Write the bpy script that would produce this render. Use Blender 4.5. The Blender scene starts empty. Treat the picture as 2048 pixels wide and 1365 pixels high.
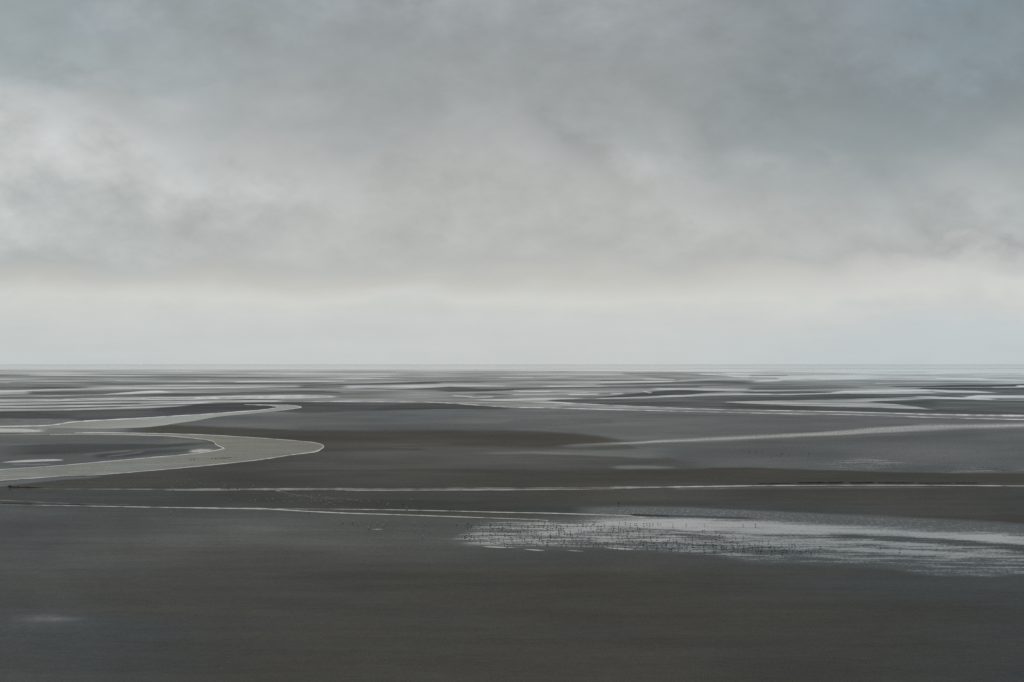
import bpy, bmesh, math, random
import numpy as np
from mathutils import Vector, geometry

S = bpy.context.scene
COL = S.collection

# ------------------------------------------------------------------ camera
H = 40.0              # eye height above the flats, metres
F = 5120.0            # focal length in units of 1/2048 of the picture width (90 mm lens)
VH = 725.6            # line of the true horizon in the 2048-wide photograph
cam_d = bpy.data.cameras.new('camera')
cam_d.sensor_width = 36.0
cam_d.lens = 36.0 * F / 2048.0
cam_d.shift_y = (VH - 682.5) / 2048.0
cam_d.clip_start = 0.5
cam_d.clip_end = 250000.0
cam = bpy.data.objects.new('camera', cam_d)
COL.objects.link(cam)
cam.location = (0, 0, H)
cam.rotation_euler = (math.pi / 2, 0, 0)
S.camera = cam

# ------------------------------------------------------------------ exposure
S.view_settings.view_transform = 'Standard'
S.view_settings.look = 'None'
S.view_settings.exposure = 0.0
S.view_settings.gamma = 1.0
S.view_settings.use_curve_mapping = False
S.cycles.use_denoising = False
S.cycles.max_bounces = 6


def lin(c):
    c = np.asarray(c, float) / 255.0
    return np.where(c <= 0.04045, c / 12.92, ((c + 0.055) / 1.055) ** 2.4)


# ------------------------------------------------------------------ node helper
class NB:
    """Small expression builder over a node tree."""

    def __init__(self, tree):
        self.t = tree

    def new(self, kind, **kw):
        n = self.t.nodes.new(kind)
        for k, v in kw.items():
            setattr(n, k, v)
        return n

    def put(self, sock, v):
        if isinstance(v, bpy.types.NodeSocket):
            self.t.links.new(v, sock)
        else:
            sock.default_value = v

    def m(self, op, a, b=None, c=None, clamp=False):
        n = self.new('ShaderNodeMath', operation=op, use_clamp=clamp)
        self.put(n.inputs[0], a)
        if b is not None:
            self.put(n.inputs[1], b)
        if c is not None:
            self.put(n.inputs[2], c)
        return n.outputs[0]

    def ramp(self, x, lo, hi, a=0.0, b=1.0):
        n = self.new('ShaderNodeMapRange', interpolation_type='SMOOTHSTEP')
        self.put(n.inputs['Value'], x)
        for k, v in (('From Min', lo), ('From Max', hi), ('To Min', a), ('To Max', b)):
            self.put(n.inputs[k], v)
        return n.outputs['Result']

    def mixc(self, f, a, b, blend='MIX'):
        n = self.new('ShaderNodeMix', data_type='RGBA', blend_type=blend)
        self.put(n.inputs['Factor'], f)
        self.put(n.inputs['A'], a) if False else self.put(n.inputs[6], a)
        self.put(n.inputs[7], b)
        return n.outputs[2]

    def noise(self, vec, scale, detail=3.0, rough=0.5, dist=0.0):
        n = self.new('ShaderNodeTexNoise')
        self.put(n.inputs['Vector'], vec)
        n.inputs['Scale'].default_value = scale
        n.inputs['Detail'].default_value = detail
        n.inputs['Roughness'].default_value = rough
        n.inputs['Distortion'].default_value = dist
        return n.outputs['Fac']

    def mapping(self, vec, rot=(0, 0, 0), scale=(1, 1, 1), loc=(0, 0, 0)):
        n = self.new('ShaderNodeMapping')
        self.put(n.inputs['Vector'], vec)
        n.inputs['Rotation'].default_value = rot
        n.inputs['Scale'].default_value = scale
        n.inputs['Location'].default_value = loc
        return n.outputs[0]

    def colramp(self, x, stops):
        n = self.new('ShaderNodeValToRGB')
        cr = n.color_ramp
        cr.interpolation = 'B_SPLINE' if False else 'EASE'
        while len(cr.elements) > 1:
            cr.elements.remove(cr.elements[-1])
        first = True
        for p, c in stops:
            e = cr.elements[0] if first else cr.elements.new(p)
            e.position = p
            l = lin(c)
            e.color = (float(l[0]), float(l[1]), float(l[2]), 1.0)
            first = False
        cr.interpolation = 'LINEAR'
        self.put(n.inputs['Fac'], x)
        return n.outputs['Color']


# ------------------------------------------------------------------ sky
SUN_EL, SUN_AZ = math.radians(48), math.radians(20)     # high, a little right of straight ahead, behind cloud
W = bpy.data.worlds.new('World')
S.world = W
W.use_nodes = True
W.node_tree.nodes.clear()
b = NB(W.node_tree)
tc = b.new('ShaderNodeTexCoord').outputs['Generated']
sep = b.new('ShaderNodeSeparateXYZ')
b.put(sep.inputs[0], tc)
dx, dy, dz = sep.outputs
# cloud noises live on the direction itself, tilted so the streaks sink to the right
drift = b.mapping(tc, rot=(0, math.radians(24), 0), scale=(1.0, 1.0, 2.3))
n_big = b.noise(drift, 8.0, 4.0, 0.5, 0.3)
n_mid = b.noise(b.mapping(tc, rot=(0, math.radians(30), 0), scale=(1.0, 1.0, 1.8), loc=(3.1, 0.4, 1.7)), 24.0, 6.0, 0.56, 0.2)
n_fin = b.noise(b.mapping(tc, rot=(0, math.radians(40), 0), scale=(1.0, 1.0, 1.5), loc=(7.3, 2.2, 0.3)), 46.0, 6.0, 0.6, 0.15)
p0 = b.m('MULTIPLY', b.m('MAXIMUM', dz, 0.0), 1.0 / 0.1775)
amp = b.ramp(p0, 0.12, 0.44, 0.14, 0.9)
wob = b.m('ADD', b.m('MULTIPLY', b.m('SUBTRACT', n_big, 0.5), 0.36), b.m('MULTIPLY', b.m('SUBTRACT', n_mid, 0.5), 0.55))
wob = b.m('ADD', wob, b.m('MULTIPLY', b.m('SUBTRACT', n_fin, 0.5), 0.22))
p1 = b.m('ADD', p0, b.m('MULTIPLY', wob, amp))
p1 = b.m('MINIMUM', b.m('MAXIMUM', p1, 0.0), 1.0)


def P(v):
    return 0.8 * (VH - v) / VH


C_L = [(0.0, (196, 203, 203)), (P(660), (200, 205, 204)), (P(620), (203, 206, 204)), (P(596), (208, 210, 206)), (P(580), (202, 204, 200)), (P(562), (194, 195, 191)),
       (P(530), (183, 188, 188)), (P(450), (187, 192, 192)), (P(350), (194, 197, 196)), (P(255), (194, 197, 197)),
       (P(200), (181, 187, 188)), (P(140), (164, 172, 174)), (P(60), (157, 167, 168)), (P(0), (152, 162, 166)), (1.0, (160, 166, 168))]
C_C = [(0.0, (198, 203, 203)), (P(660), (200, 204, 204)), (P(625), (203, 206, 204)), (P(600), (208, 210, 206)), (P(583), (203, 204, 200)), (P(562), (194, 194, 190)),
       (P(530), (184, 186, 184)), (P(450), (181, 183, 181)), (P(350), (176, 178, 177)), (P(295), (169, 172, 172)),
       (P(240), (157, 161, 161)), (P(120), (151, 155, 156)), (P(0), (150, 155, 157)), (1.0, (156, 161, 163))]
C_R = [(0.0, (190, 201, 204)), (P(660), (194, 202, 204)), (P(620), (201, 205, 205)), (P(592), (209, 211, 208)), (P(562), (206, 208, 206)),
       (P(542), (193, 195, 195)), (P(520), (171, 176, 177)), (P(450), (172, 177, 178)), (P(390), (164, 170, 172)),
       (P(300), (146, 155, 158)), (P(200), (134, 145, 149)), (P(100), (134, 146, 152)), (P(0), (127, 141, 149)), (1.0, (150, 158, 163))]
sky_l, sky_c, sky_r = (b.colramp(p1, c) for c in (C_L, C_C, C_R))
ax = b.m('ADD', dx, b.m('MULTIPLY', b.m('SUBTRACT', n_big, 0.5), 0.10))
sky = b.mixc(b.ramp(ax, -0.03, -0.20), sky_c, sky_l)
sky = b.mixc(b.ramp(ax, 0.04, 0.20), sky, sky_r)
tex = b.m('ADD', b.m('MULTIPLY', b.m('SUBTRACT', n_mid, 0.5), 0.50), b.m('MULTIPLY', b.m('SUBTRACT', n_fin, 0.5), 0.50))
# single puffs and dark rolls of the deck: place (u, v), half sizes, tilt, strength
for u, v, su, sv, rot, k in ((30, 235, 130, 55, 10, 0.0), (250, 268, 150, 38, 18, 0.05), (420, 335, 330, 55, 12, 0.07), (210, 200, 150, 34, 20, -0.10),
                             (1165, 300, 120, 26, 33, -0.08), (1255, 285, 110, 26, 33, 0.07), (1315, 330, 60, 48, 40, 0.07), (1510, 322, 110, 22, 10, 0.08), (1655, 312, 60, 18, 10, 0.08), (1440, 310, 50, 24, 30, -0.08),
                             (1770, 365, 70, 18, 35, -0.04), (1390, 440, 90, 34, 15, 0.08), (1985, 478, 50, 26, -20, 0.07), (1960, 405, 90, 34, 15, 0.07), (1930, 503, 170, 15, 6, -0.07),
                             (190, 530, 190, 26, 3, -0.06), (1830, 200, 300, 60, 5, -0.06),
                             (700, 585, 60, 9, 0, -0.04), (960, 590, 90, 9, 0, -0.035)):
    cx, cz = (u - 1024.0) / F, (VH - v) / F
    c_, s_ = math.cos(math.radians(rot)), math.sin(math.radians(rot))
    wx = b.m('ADD', b.m('SUBTRACT', dx, cx), b.m('MULTIPLY', b.m('SUBTRACT', n_mid, 0.5), 0.022))
    wz = b.m('ADD', b.m('SUBTRACT', dz, cz), b.m('MULTIPLY', b.m('SUBTRACT', n_fin, 0.5), 0.03))
    ea = b.m('MULTIPLY', b.m('SUBTRACT', b.m('MULTIPLY', wx, c_), b.m('MULTIPLY', wz, s_)), F / su)
    eb = b.m('MULTIPLY', b.m('ADD', b.m('MULTIPLY', wx, s_), b.m('MULTIPLY', wz, c_)), F / sv)
    q = b.m('ADD', b.m('MULTIPLY', ea, ea), b.m('MULTIPLY', eb, eb))
    g = b.m('MULTIPLY', b.m('EXPONENT', b.m('MULTIPLY', q, -1.0)), b.m('GREATER_THAN', dy, 0.0))
    tex = b.m('ADD', tex, b.m('MULTIPLY', g, k * 1.15))
tex = b.m('ADD', 1.0, b.m('MULTIPLY', tex, b.ramp(p0, 0.06, 0.36, 0.10, 1.0)))
n_low = b.noise(b.mapping(tc, rot=(0, math.radians(2), 0), scale=(1.0, 1.0, 9.0), loc=(1.2, 5.0, 0.0)), 13.0, 5.0, 0.6)
tex = b.m('ADD', tex, b.m('MULTIPLY', b.m('SUBTRACT', n_low, 0.5), b.ramp(p0, 0.10, 0.34, 0.13, 0.0)))
texc = b.new('ShaderNodeCombineXYZ')
for i in range(3):
    b.put(texc.inputs[i], tex)
sky = b.mixc(1.0, sky, texc.outputs[0], 'MULTIPLY')
nish = b.new('ShaderNodeTexSky', sky_type='NISHITA')
nish.sun_disc = False
nish.sun_elevation = SUN_EL
nish.sun_rotation = SUN_AZ
nish.altitude = 40.0
nscl = b.mixc(1.0, nish.outputs[0], (0.06, 0.06, 0.06, 1.0), 'MULTIPLY')
sky = b.mixc(0.05, sky, nscl)
bg = b.new('ShaderNodeBackground')
b.put(bg.inputs['Color'], sky)
bg.inputs['Strength'].default_value = 1.0
wo = b.new('ShaderNodeOutputWorld')
W.node_tree.links.new(bg.outputs[0], wo.inputs['Surface'])

sun_d = bpy.data.lights.new('sun', 'SUN')
sun_d.energy = 0.5
sun_d.angle = math.radians(25)
sun_d.color = (1.0, 0.97, 0.92)
sun = bpy.data.objects.new('sun', sun_d)
COL.objects.link(sun)
sd = Vector((math.sin(SUN_AZ) * math.cos(SUN_EL), math.cos(SUN_AZ) * math.cos(SUN_EL), math.sin(SUN_EL)))
sun.rotation_euler = sd.to_track_quat('Z', 'Y').to_euler()
sun.location = (0, 0, 200)

# ------------------------------------------------------------------ helpers
random.seed(7)
RNG = np.random.RandomState(11)
TAB = RNG.rand(256, 256)


def vnoise(x, y):
    x = np.asarray(x, float)
    y = np.asarray(y, float)
    xi, yi = np.floor(x).astype(int), np.floor(y).astype(int)
    fx, fy = x - xi, y - yi
    fx, fy = fx * fx * (3 - 2 * fx), fy * fy * (3 - 2 * fy)
    g = lambda a, c: TAB[a % 256, c % 256]
    return ((g(xi, yi) * (1 - fx) + g(xi + 1, yi) * fx) * (1 - fy)
            + (g(xi, yi + 1) * (1 - fx) + g(xi + 1, yi + 1) * fx) * fy)


def fbm(x, y, o=4):
    s, a, t = 0.0, 0.5, 0.0
    for i in range(o):
        s = s + a * vnoise(x * 2 ** i + 17.3 * i, y * 2 ** i + 5.7 * i)
        t += a
        a *= 0.5
    return s / t


def sstep(x):
    x = np.clip(x, 0, 1)
    return x * x * (3 - 2 * x)


def ground(u, v, z=0.0):
    """Place on the flats seen at a point of the photograph."""
    d = H / (v - VH)
    return ((u - 1024.0) * d, F * d, z)


def tag(o, label=None, cat=None, group=None, kind=None):
    for k, v in (('label', label), ('category', cat), ('group', group), ('kind', kind)):
        if v:
            o[k] = v
    return o


def link(name, me, parent=None):
    o = bpy.data.objects.new(name, me)
    COL.objects.link(o)
    o.parent = parent
    return o


# ------------------------------------------------------------------ materials
def principled(name, col, rough, spec=0.5, ior=1.45):
    m = bpy.data.materials.new(name)
    m.use_nodes = True
    p = m.node_tree.nodes['Principled BSDF']
    p.inputs['Base Color'].default_value = (*col, 1)
    p.inputs['Roughness'].default_value = rough
    p.inputs['Specular IOR Level'].default_value = spec
    p.inputs['IOR'].default_value = ior
    return m, NB(m.node_tree), p


def flat_material(name, dark, warm, grain=1.0, wind=1.0):
    """Drained mud partly covered by a film of water; the share comes from the mesh attribute 'wet'."""
    m = bpy.data.materials.new(name)
    m.use_nodes = True
    t = m.node_tree
    t.nodes.clear()
    b = NB(t)
    geo = b.new('ShaderNodeNewGeometry').outputs['Position']
    at = lambda n: b.new('ShaderNodeAttribute', attribute_name=n).outputs['Fac']
    wet, speck, brown, fleck = at('wet'), at('speck'), at('brown'), at('fleck')
    # mud colour: large patches, streaks, grain
    n1 = b.noise(geo, 0.012, 3.0, 0.55)
    n2 = b.noise(geo, 0.35, 2.0, 0.6)
    n3 = b.noise(geo, 3.2, 1.0, 0.7)
    c = b.mixc(brown, (*dark, 1), (*warm, 1))
    val = b.m('ADD', 0.66, b.m('MULTIPLY', n1, 0.38))
    val = b.m('ADD', val, b.m('MULTIPLY', b.m('SUBTRACT', n2, 0.5), 0.34 * grain))
    n4 = b.noise(b.mapping(geo, rot=(0, 0, math.radians(6)), scale=(0.30, 1.0, 1.0)), 0.07, 4.0, 0.66)
    val = b.m('ADD', val, b.m('MULTIPLY', b.m('SUBTRACT', n4, 0.5), 0.30 * grain))
    val = b.m('ADD', val, b.m('MULTIPLY', b.m('SUBTRACT', n3, 0.5), 0.75 * grain))
    n5 = b.noise(b.mapping(geo, rot=(0, 0, math.radians(8)), scale=(1.0, 0.16, 1.0)), 5.5, 2.0, 0.7)
    val = b.m('ADD', val, b.m('MULTIPLY', b.m('SUBTRACT', n5, 0.5), 0.95 * grain))
    vc = b.new('ShaderNodeCombineXYZ')
    for i in range(3):
        b.put(vc.inputs[i], val)
    c = b.mixc(1.0, c, vc.outputs[0], 'MULTIPLY')
    mud = b.new('ShaderNodeBsdfDiffuse')
    b.put(mud.inputs['Color'], c)
    mud.inputs['Roughness'].default_value = 0.6
    film = b.new('ShaderNodeBsdfPrincipled')
    b.put(film.inputs['Base Color'], c)
    film.inputs['Roughness'].default_value = 0.025
    film.inputs['IOR'].default_value = 1.333
    # broken puddles: the film gathers in hollows (isotropic on the ground, squeezed by the low view)
    str_ = b.mapping(geo, rot=(0, 0, math.radians(18)), scale=(0.42, 1.0, 1.0))
    h1 = b.noise(str_, 0.20, 4.0, 0.62, 0.2)
    h2 = b.noise(geo, 1.3, 3.0, 0.65)
    h3 = b.noise(str_, 0.07, 3.0, 0.55)
    hol = b.m('ADD', b.m('MULTIPLY', h1, 0.42), b.m('ADD', b.m('MULTIPLY', h2, 0.36), b.m('MULTIPLY', h3, 0.22)))
    frac = b.m('MULTIPLY', b.m('SUBTRACT', wet, 0.14), 1.15)
    thr = b.m('ADD', 0.5, b.m('MULTIPLY', b.m('SUBTRACT', 0.5, frac), 0.13))
    pud = b.ramp(b.m('SUBTRACT', hol, thr), -0.018, 0.018)
    # even film with a soft mottle
    mott = b.m('ADD', 1.0, b.m('MULTIPLY', b.m('SUBTRACT', h2, 0.5), 0.9 * wind))
    mott = b.m('ADD', mott, b.m('MULTIPLY', b.m('SUBTRACT', h1, 0.5), 0.5 * wind))
    mott = b.m('ADD', mott, b.m('MULTIPLY', b.m('SUBTRACT', n4, 0.5), 0.40))
    n6 = b.noise(b.mapping(geo, scale=(1.0, 0.10, 1.0)), 1.2, 3.0, 0.8)
    mott = b.m('ADD', mott, b.m('MULTIPLY', b.m('SUBTRACT', n6, 0.5), 0.8 * wind))
    mott = b.m('ADD', mott, b.m('MULTIPLY', b.m('SUBTRACT', h3, 0.5), 0.5 * wind))
    even = b.m('MULTIPLY', wet, mott)
    patch = b.m('ADD', b.m('MULTIPLY', wet, 0.28), b.m('MULTIPLY', pud, 0.80))
    mx = b.new('ShaderNodeMix', data_type='FLOAT')
    b.put(mx.inputs[0], speck)
    b.put(mx.inputs[2], even)
    b.put(mx.inputs[3], patch)
    # ripple fields: long crests running away from the shore, each catching the light on its own
    rip = b.noise(b.mapping(geo, rot=(0, 0, math.radians(-3)), scale=(1.0, 0.075, 1.0)), 1.7, 3.0, 0.85, 0.0)
    thr2 = b.m('ADD', 0.5, b.m('MULTIPLY', b.m('SUBTRACT', 0.5, frac), 0.36))
    glit = b.m('ADD', b.m('MULTIPLY', wet, 0.42), b.m('MULTIPLY', b.ramp(b.m('SUBTRACT', rip, thr2), -0.05, 0.05), 0.50))
    mf = b.new('ShaderNodeMix', data_type='FLOAT')
    b.put(mf.inputs[0], fleck)
    b.put(mf.inputs[2], mx.outputs[0])
    b.put(mf.inputs[3], b.m('ADD', b.m('MULTIPLY', glit, 0.8), b.m('MULTIPLY', mx.outputs[0], 0.2)))
    fac = b.m('MINIMUM', b.m('MAXIMUM', mf.outputs[0], 0.0), 1.0)
    mix = b.new('ShaderNodeMixShader')
    b.put(mix.inputs[0], fac)
    t.links.new(mud.outputs[0], mix.inputs[1])
    t.links.new(film.outputs[0], mix.inputs[2])
    out = b.new('ShaderNodeOutputMaterial')
    t.links.new(mix.outputs[0], out.inputs['Surface'])
    return m


MUD = flat_material('tidal_mud', (0.105, 0.119, 0.122), (0.128, 0.113, 0.092))
WATER = flat_material('turbid_water', (0.19, 0.195, 0.18), (0.238, 0.22, 0.16), 0.55, 1.6)

# radiance of drained mud and of a still film along the photograph's rows (measured with test renders)
CAL_V = np.array([731, 740, 760, 800, 850, 900, 1000, 1100, 1200, 1365], float)
CAL_MUD = np.array([0.040] * 10)
CAL_WATER = np.array([0.066] * 10)
CAL_FILM = np.array([0.52, 0.545, 0.56, 0.55, 0.535, 0.45, 0.357, 0.31, 0.252, 0.185])


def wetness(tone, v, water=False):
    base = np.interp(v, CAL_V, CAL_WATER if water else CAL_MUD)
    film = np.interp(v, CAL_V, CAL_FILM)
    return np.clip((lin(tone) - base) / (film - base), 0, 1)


# ------------------------------------------------------------------ tidal flat (one sheet to the horizon)
rows = np.concatenate([np.arange(729, 870, 0.7), np.arange(870, 1000, 1.0), np.arange(1000, 1170, 1.2),
                       np.arange(1170, 1420, 3.0), np.array([1450, 1520, 1650, 1900, 2500, 4000, 9000, 40000])])
cols = np.concatenate([[-60000, -20000, -8000, -4000, -2000, -1100, -700, -450, -300], np.arange(-200, 2250, 5.0),
                       [2350, 2500, 2750, 3200, 4000, 6000, 10000, 22000, 62000]])
U, V = np.meshgrid(cols, rows)
Uc = np.clip(U, -1200, 3300)
Vw = V + 1.0 * (fbm(Uc / 60.0, V / 9.0, 4) - 0.5) * np.clip((V - 735) / 60, 0.25, 3.0)
Vw = Vw + 3.0 * (fbm(Uc / 210.0 + 9.0, V / 40.0, 4) - 0.5) * np.clip((V - 745) / 90, 0.1, 2.2)
SOFT = 0.6 + 2.2 * fbm(Uc / 160.0 + 31.0, V / 14.0, 3) ** 2 * np.clip((V - 790) / 60, 0.3, 1.6)

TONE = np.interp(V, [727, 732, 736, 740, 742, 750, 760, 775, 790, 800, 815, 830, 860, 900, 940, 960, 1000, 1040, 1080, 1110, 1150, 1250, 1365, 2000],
                 [190, 198, 203, 198, 160, 148, 138, 132, 128, 122, 108, 98, 92, 84, 74, 72, 72, 77, 79, 76, 68, 67, 66, 66])  # paler far rows also carry the fade of haze, put in as wetness
SPECK = np.zeros_like(V)
FLECK = np.zeros_like(V)
BROWN = np.interp(V, [727, 780, 840, 900, 960, 1050, 1150, 1365, 3000], [0.5, 0.35, 0.2, 0.5, 0.7, 0.55, 0.95, 1.0, 1.0])


def band(pts, tone=None, soft=1.2, speck=None, brown=None, end=25.0, k=1.0, fleck=None):
    """Blend a value into the flats between two traced edges (u, top, bottom)."""
    global TONE, SPECK, BROWN, FLECK
    a = np.array(pts, float)
    u0, u1 = a[0, 0], a[-1, 0]
    open_l, open_r = u0 <= 0, u1 >= 2048
    vt, vb = np.interp(Uc, a[:, 0], a[:, 1]), np.interp(Uc, a[:, 0], a[:, 2])
    soft = soft * SOFT
    m = sstep((Vw - vt) / soft + 0.5) * sstep((vb - Vw) / soft + 0.5)
    if not open_l:
        m = m * sstep((Uc - u0) / end + 0.5)
    if not open_r:
        m = m * sstep((u1 - Uc) / end + 0.5)
    m = m * k
    if tone is not None:
        TONE = TONE * (1 - m) + tone * m
    if speck is not None:
        SPECK = SPECK * (1 - m) + speck * m
    if brown is not None:
        BROWN = BROWN * (1 - m) + brown * m
    if fleck is not None:
        FLECK = FLECK * (1 - m) + fleck * m


def blob(u, v, su, sv, tone, brown, k=0.9):
    """A wide patch of damp ground fading out on all sides."""
    global TONE, BROWN
    m = k * np.exp(-((Uc - u) / su) ** 2 - ((V - v) / sv) ** 2)
    TONE = TONE * (1 - m) + tone * m
    BROWN = BROWN * (1 - m) + brown * m


def line(pts, thick, tone, soft=1.0, end=12.0, k=1.0):
    band([(u, v - thick / 2, v + thick / 2) for u, v in pts], tone, soft, end=end, k=k)


# general streakiness of the far flats
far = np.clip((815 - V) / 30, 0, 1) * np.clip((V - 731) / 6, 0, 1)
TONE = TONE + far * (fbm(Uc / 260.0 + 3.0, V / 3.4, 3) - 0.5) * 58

# --- horizon strip
band([(0, 733.5, 739), (600, 733, 739), (1000, 731, 741), (1500, 731, 744), (2048, 731, 748)], 203, 2.5, brown=0.9)
line([(600, 739.6), (1000, 740), (1200, 741.5), (1500, 744), (2048, 750)], 1.8, 210)
band([(0, 740.5, 749), (600, 741, 750), (1100, 743, 750), (1250, 746, 750)], 158, 1.5, brown=0.7)
band([(1450, 744, 758), (1700, 746, 760), (2048, 750, 763)], 172, 3, brown=0.8)
line([(60, 751.3), (600, 752.6), (780, 752.8)], 1.4, 182)
band([(0, 751, 756), (200, 752, 756), (420, 753.5, 756)], 122, 1.5, end=80)
band([(0, 757, 765), (250, 757, 764), (500, 756.5, 763)], 142, 1.5)
line([(20, 766), (220, 765.5)], 1.6, 108)
line([(230, 762), (420, 762.5)], 1.6, 172)
line([(470, 764.5), (600, 763), (690, 762.5)], 1.6, 176)
band([(0, 774, 779), (100, 774, 778), (170, 775, 776.5)], 96, 1.2)
band([(160, 766, 769), (600, 765, 770), (640, 766, 769)], 105, 1.5, end=60)
band([(0, 780, 789), (40, 781, 788), (62, 785, 787)], 168, 1.2)
band([(0, 782, 784.5), (100, 778.8, 781), (300, 776, 778), (600, 772.8, 774.2)], 186, 1.0)
band([(60, 785, 789), (130, 782, 789), (210, 781.5, 788.5), (300, 781, 784)], 97, 1.2, brown=0)
band([(205, 788.5, 789.5), (290, 782.5, 787), (320, 782, 786), (345, 785, 786.5)], 178, 1.0)
line([(0, 793), (120, 791.5), (210, 789.5), (330, 786.5), (480, 785)], 1.6, 166)
band([(0, 794, 798.3), (100, 793, 797), (300, 787.5, 793.5), (450, 785.5, 791), (600, 782.5, 789), (680, 784, 787)], 98, 1.0, brown=0)
band([(0, 799.3, 803.4), (100, 798, 802.2), (300, 795, 800.3), (450, 792.5, 799), (600, 789.5, 797), (668, 792.5, 795.5)], 182, 1.0)
line([(0, 804.6), (300, 801.2), (420, 800), (560, 798.8)], 1.5, 74, 0.8)
band([(0, 805.5, 810.5), (300, 802.3, 805), (560, 800, 804)], 160, 1.0)
line([(0, 811.5), (280, 806.5)], 1.6, 82, 0.8)
band([(0, 812.7, 815.8), (150, 811, 814), (260, 809, 811.2), (420, 803.5, 806)], 178, 1.0)
line([(0, 817), (150, 815.7), (240, 813.5)], 1.6, 86, 0.8)
band([(0, 818, 823), (130, 817.6, 821), (300, 812.5, 816), (378, 810.5, 812.5)], 160, 1.0)
line([(0, 821.4), (130, 819.6)], 1.0, 105)

# --- middle distance, centre
band([(740, 755, 757), (900, 755, 757.4), (965, 756, 757)], 112, 1.2, end=60)
band([(600, 765, 767), (690, 763.5, 764.5)], 98, 1.0)
band([(600, 770, 773), (700, 768.3, 770.5), (800, 765.7, 769), (850, 763.5, 768), (900, 763.2, 766.5), (965, 764.6, 765.5)], 91, 1.2, brown=0.2)
line([(600, 775), (680, 773.2), (780, 771.5)], 1.5, 88)
band([(690, 771, 777), (820, 770, 778), (900, 768, 774), (980, 770, 774)], 163, 1.5)
band([(720, 776.5, 777.5), (800, 778.4, 780.3), (870, 776, 781.5), (900, 774, 784), (960, 778, 783.5), (1030, 777.5, 781), (1060, 777.5, 778.5)], 86, 1.2, brown=0.1)
line([(1020, 778), (1100, 776.3), (1200, 775), (1300, 774.5), (1400, 774)], 2.2, 84)
band([(600, 782, 786.5), (640, 782.5, 786), (682, 785, 786.5)], 98, 1.0, brown=0)
band([(690, 782, 803), (800, 784, 803), (900, 792, 805), (1000, 797, 812), (1120, 807, 816)], 128, 2.0, brown=0.7)
line([(960, 752.5), (1100, 752.8)], 1.6, 114, end=40)
line([(1000, 755.6), (1065, 755.4)], 1.8, 176)
band([(880, 765.5, 768.5), (1200, 765.5, 767.5)], 152, 1.2)
line([(970, 772.6), (1010, 772.4)], 1.6, 168)
band([(1090, 771.5, 774), (1210, 771.5, 773.7)], 170, 1.0)
band([(950, 787, 789), (990, 787.5, 790.5), (1022, 789.5, 790.7)], 92, 1.0, brown=0)
line([(905, 791.5), (945, 793.3)], 1.4, 180)
line([(938, 795.6), (985, 794)], 1.8, 186)
line([(1026, 789.4), (1100, 788), (1175, 785.5)], 1.6, 160)
line([(1138, 789), (1196, 788.4)], 1.8, 192)
line([(1028, 781), (1045, 783.3), (1100, 783.6)], 1.3, 190)
band([(955, 799.6, 801), (1040, 797.6, 804), (1080, 796.8, 806.4), (1105, 797, 806.5), (1145, 803.5, 808), (1200, 809, 812)], 168, 1.2)
band([(1090, 796.6, 799), (1160, 796, 797.8)], 165, 1.0)

# --- islands and channels, right
band([(1098, 800, 803), (1150, 797.8, 806), (1200, 796.5, 809.5), (1300, 796, 813), (1400, 793, 816), (1500, 791, 820),
      (1600, 790, 822), (1700, 788.5, 824), (1800, 788, 826), (1850, 789, 827), (2048, 800, 829)], 88, 1.2, brown=0.1)
band([(1200, 794, 796), (1260, 788, 794.5), (1310, 782.5, 793.5), (1360, 779.7, 790.5), (1410, 781.8, 786.5), (1455, 783, 784)], 78, 1.0, brown=0.1)
band([(1195, 796, 797.6), (1290, 793, 796.4), (1350, 790.3, 794), (1420, 788.3, 791), (1500, 787.5, 790.2), (1545, 788.5, 790.5)], 173, 1.0)
line([(1288, 783.3), (1302, 786)], 1.6, 190, end=6)
line([(1222, 787.8), (1246, 787)], 1.8, 190, end=8)
band([(1250, 746, 750), (1340, 747, 759), (1400, 748, 760), (1460, 752, 757), (1500, 755, 757)], 130, 1.5, brown=0.6)
line([(1400, 748.5), (1450, 751), (1472, 753.5), (1510, 755.2)], 1.6, 194)
line([(1200, 762), (1290, 760.3), (1355, 760.2)], 2.0, 96)
line([(1288, 758.6), (1352, 760)], 1.6, 190)
line([(1200, 764.5), (1250, 764.4), (1345, 763)], 1.8, 168)
band([(1195, 768.5, 770.7), (1300, 766, 769), (1350, 764.4, 768), (1420, 762, 767.4), (1500, 764, 767)], 93, 1.2, brown=0.1)
line([(1360, 761), (1440, 757.8), (1510, 757.6)], 1.8, 168)
band([(1310, 775.8, 779.5), (1400, 776.5, 780.5), (1500, 777, 781)], 163, 1.2)
line([(1500, 752), (1575, 751)], 1.8, 122)
line([(1495, 756), (1556, 757)], 2.0, 116)
line([(1490, 765.6), (1532, 765)], 1.6, 112)
band([(1510, 761, 765), (1560, 761, 763)], 188, 1.2)
line([(1560, 758.6), (1602, 758.6)], 1.6, 198)
band([(1640, 756.6, 759.5), (1730, 756, 758.5)], 198, 1.2)
line([(1580, 746), (1740, 747.2)], 1.6, 168, end=60)
band([(1500, 773, 780), (1600, 772.5, 778.5), (1720, 773.5, 776.5)], 102, 1.5, brown=0)
band([(1500, 782, 783.6), (1640, 779.4, 780.8), (1800, 778, 779.6)], 168, 1.0)
band([(1490, 783.6, 788), (1600, 782, 788), (1665, 783.5, 786.5)], 92, 1.0, brown=0)
band([(1555, 789.2, 790.6), (1620, 787.8, 789.3), (1660, 786, 788), (1690, 781.8, 787), (1740, 780.8, 785.3), (1800, 780, 784), (1860, 780, 783)], 183, 1.0)
line([(1700, 787.4), (1800, 786.8), (1870, 786.6)], 1.6, 172)
band([(1785, 773, 774.6), (1850, 772.8, 775), (1900, 770.8, 774.6), (2000, 769.3, 773.8), (2048, 768.3, 773)], 76, 1.0, brown=0)
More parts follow.
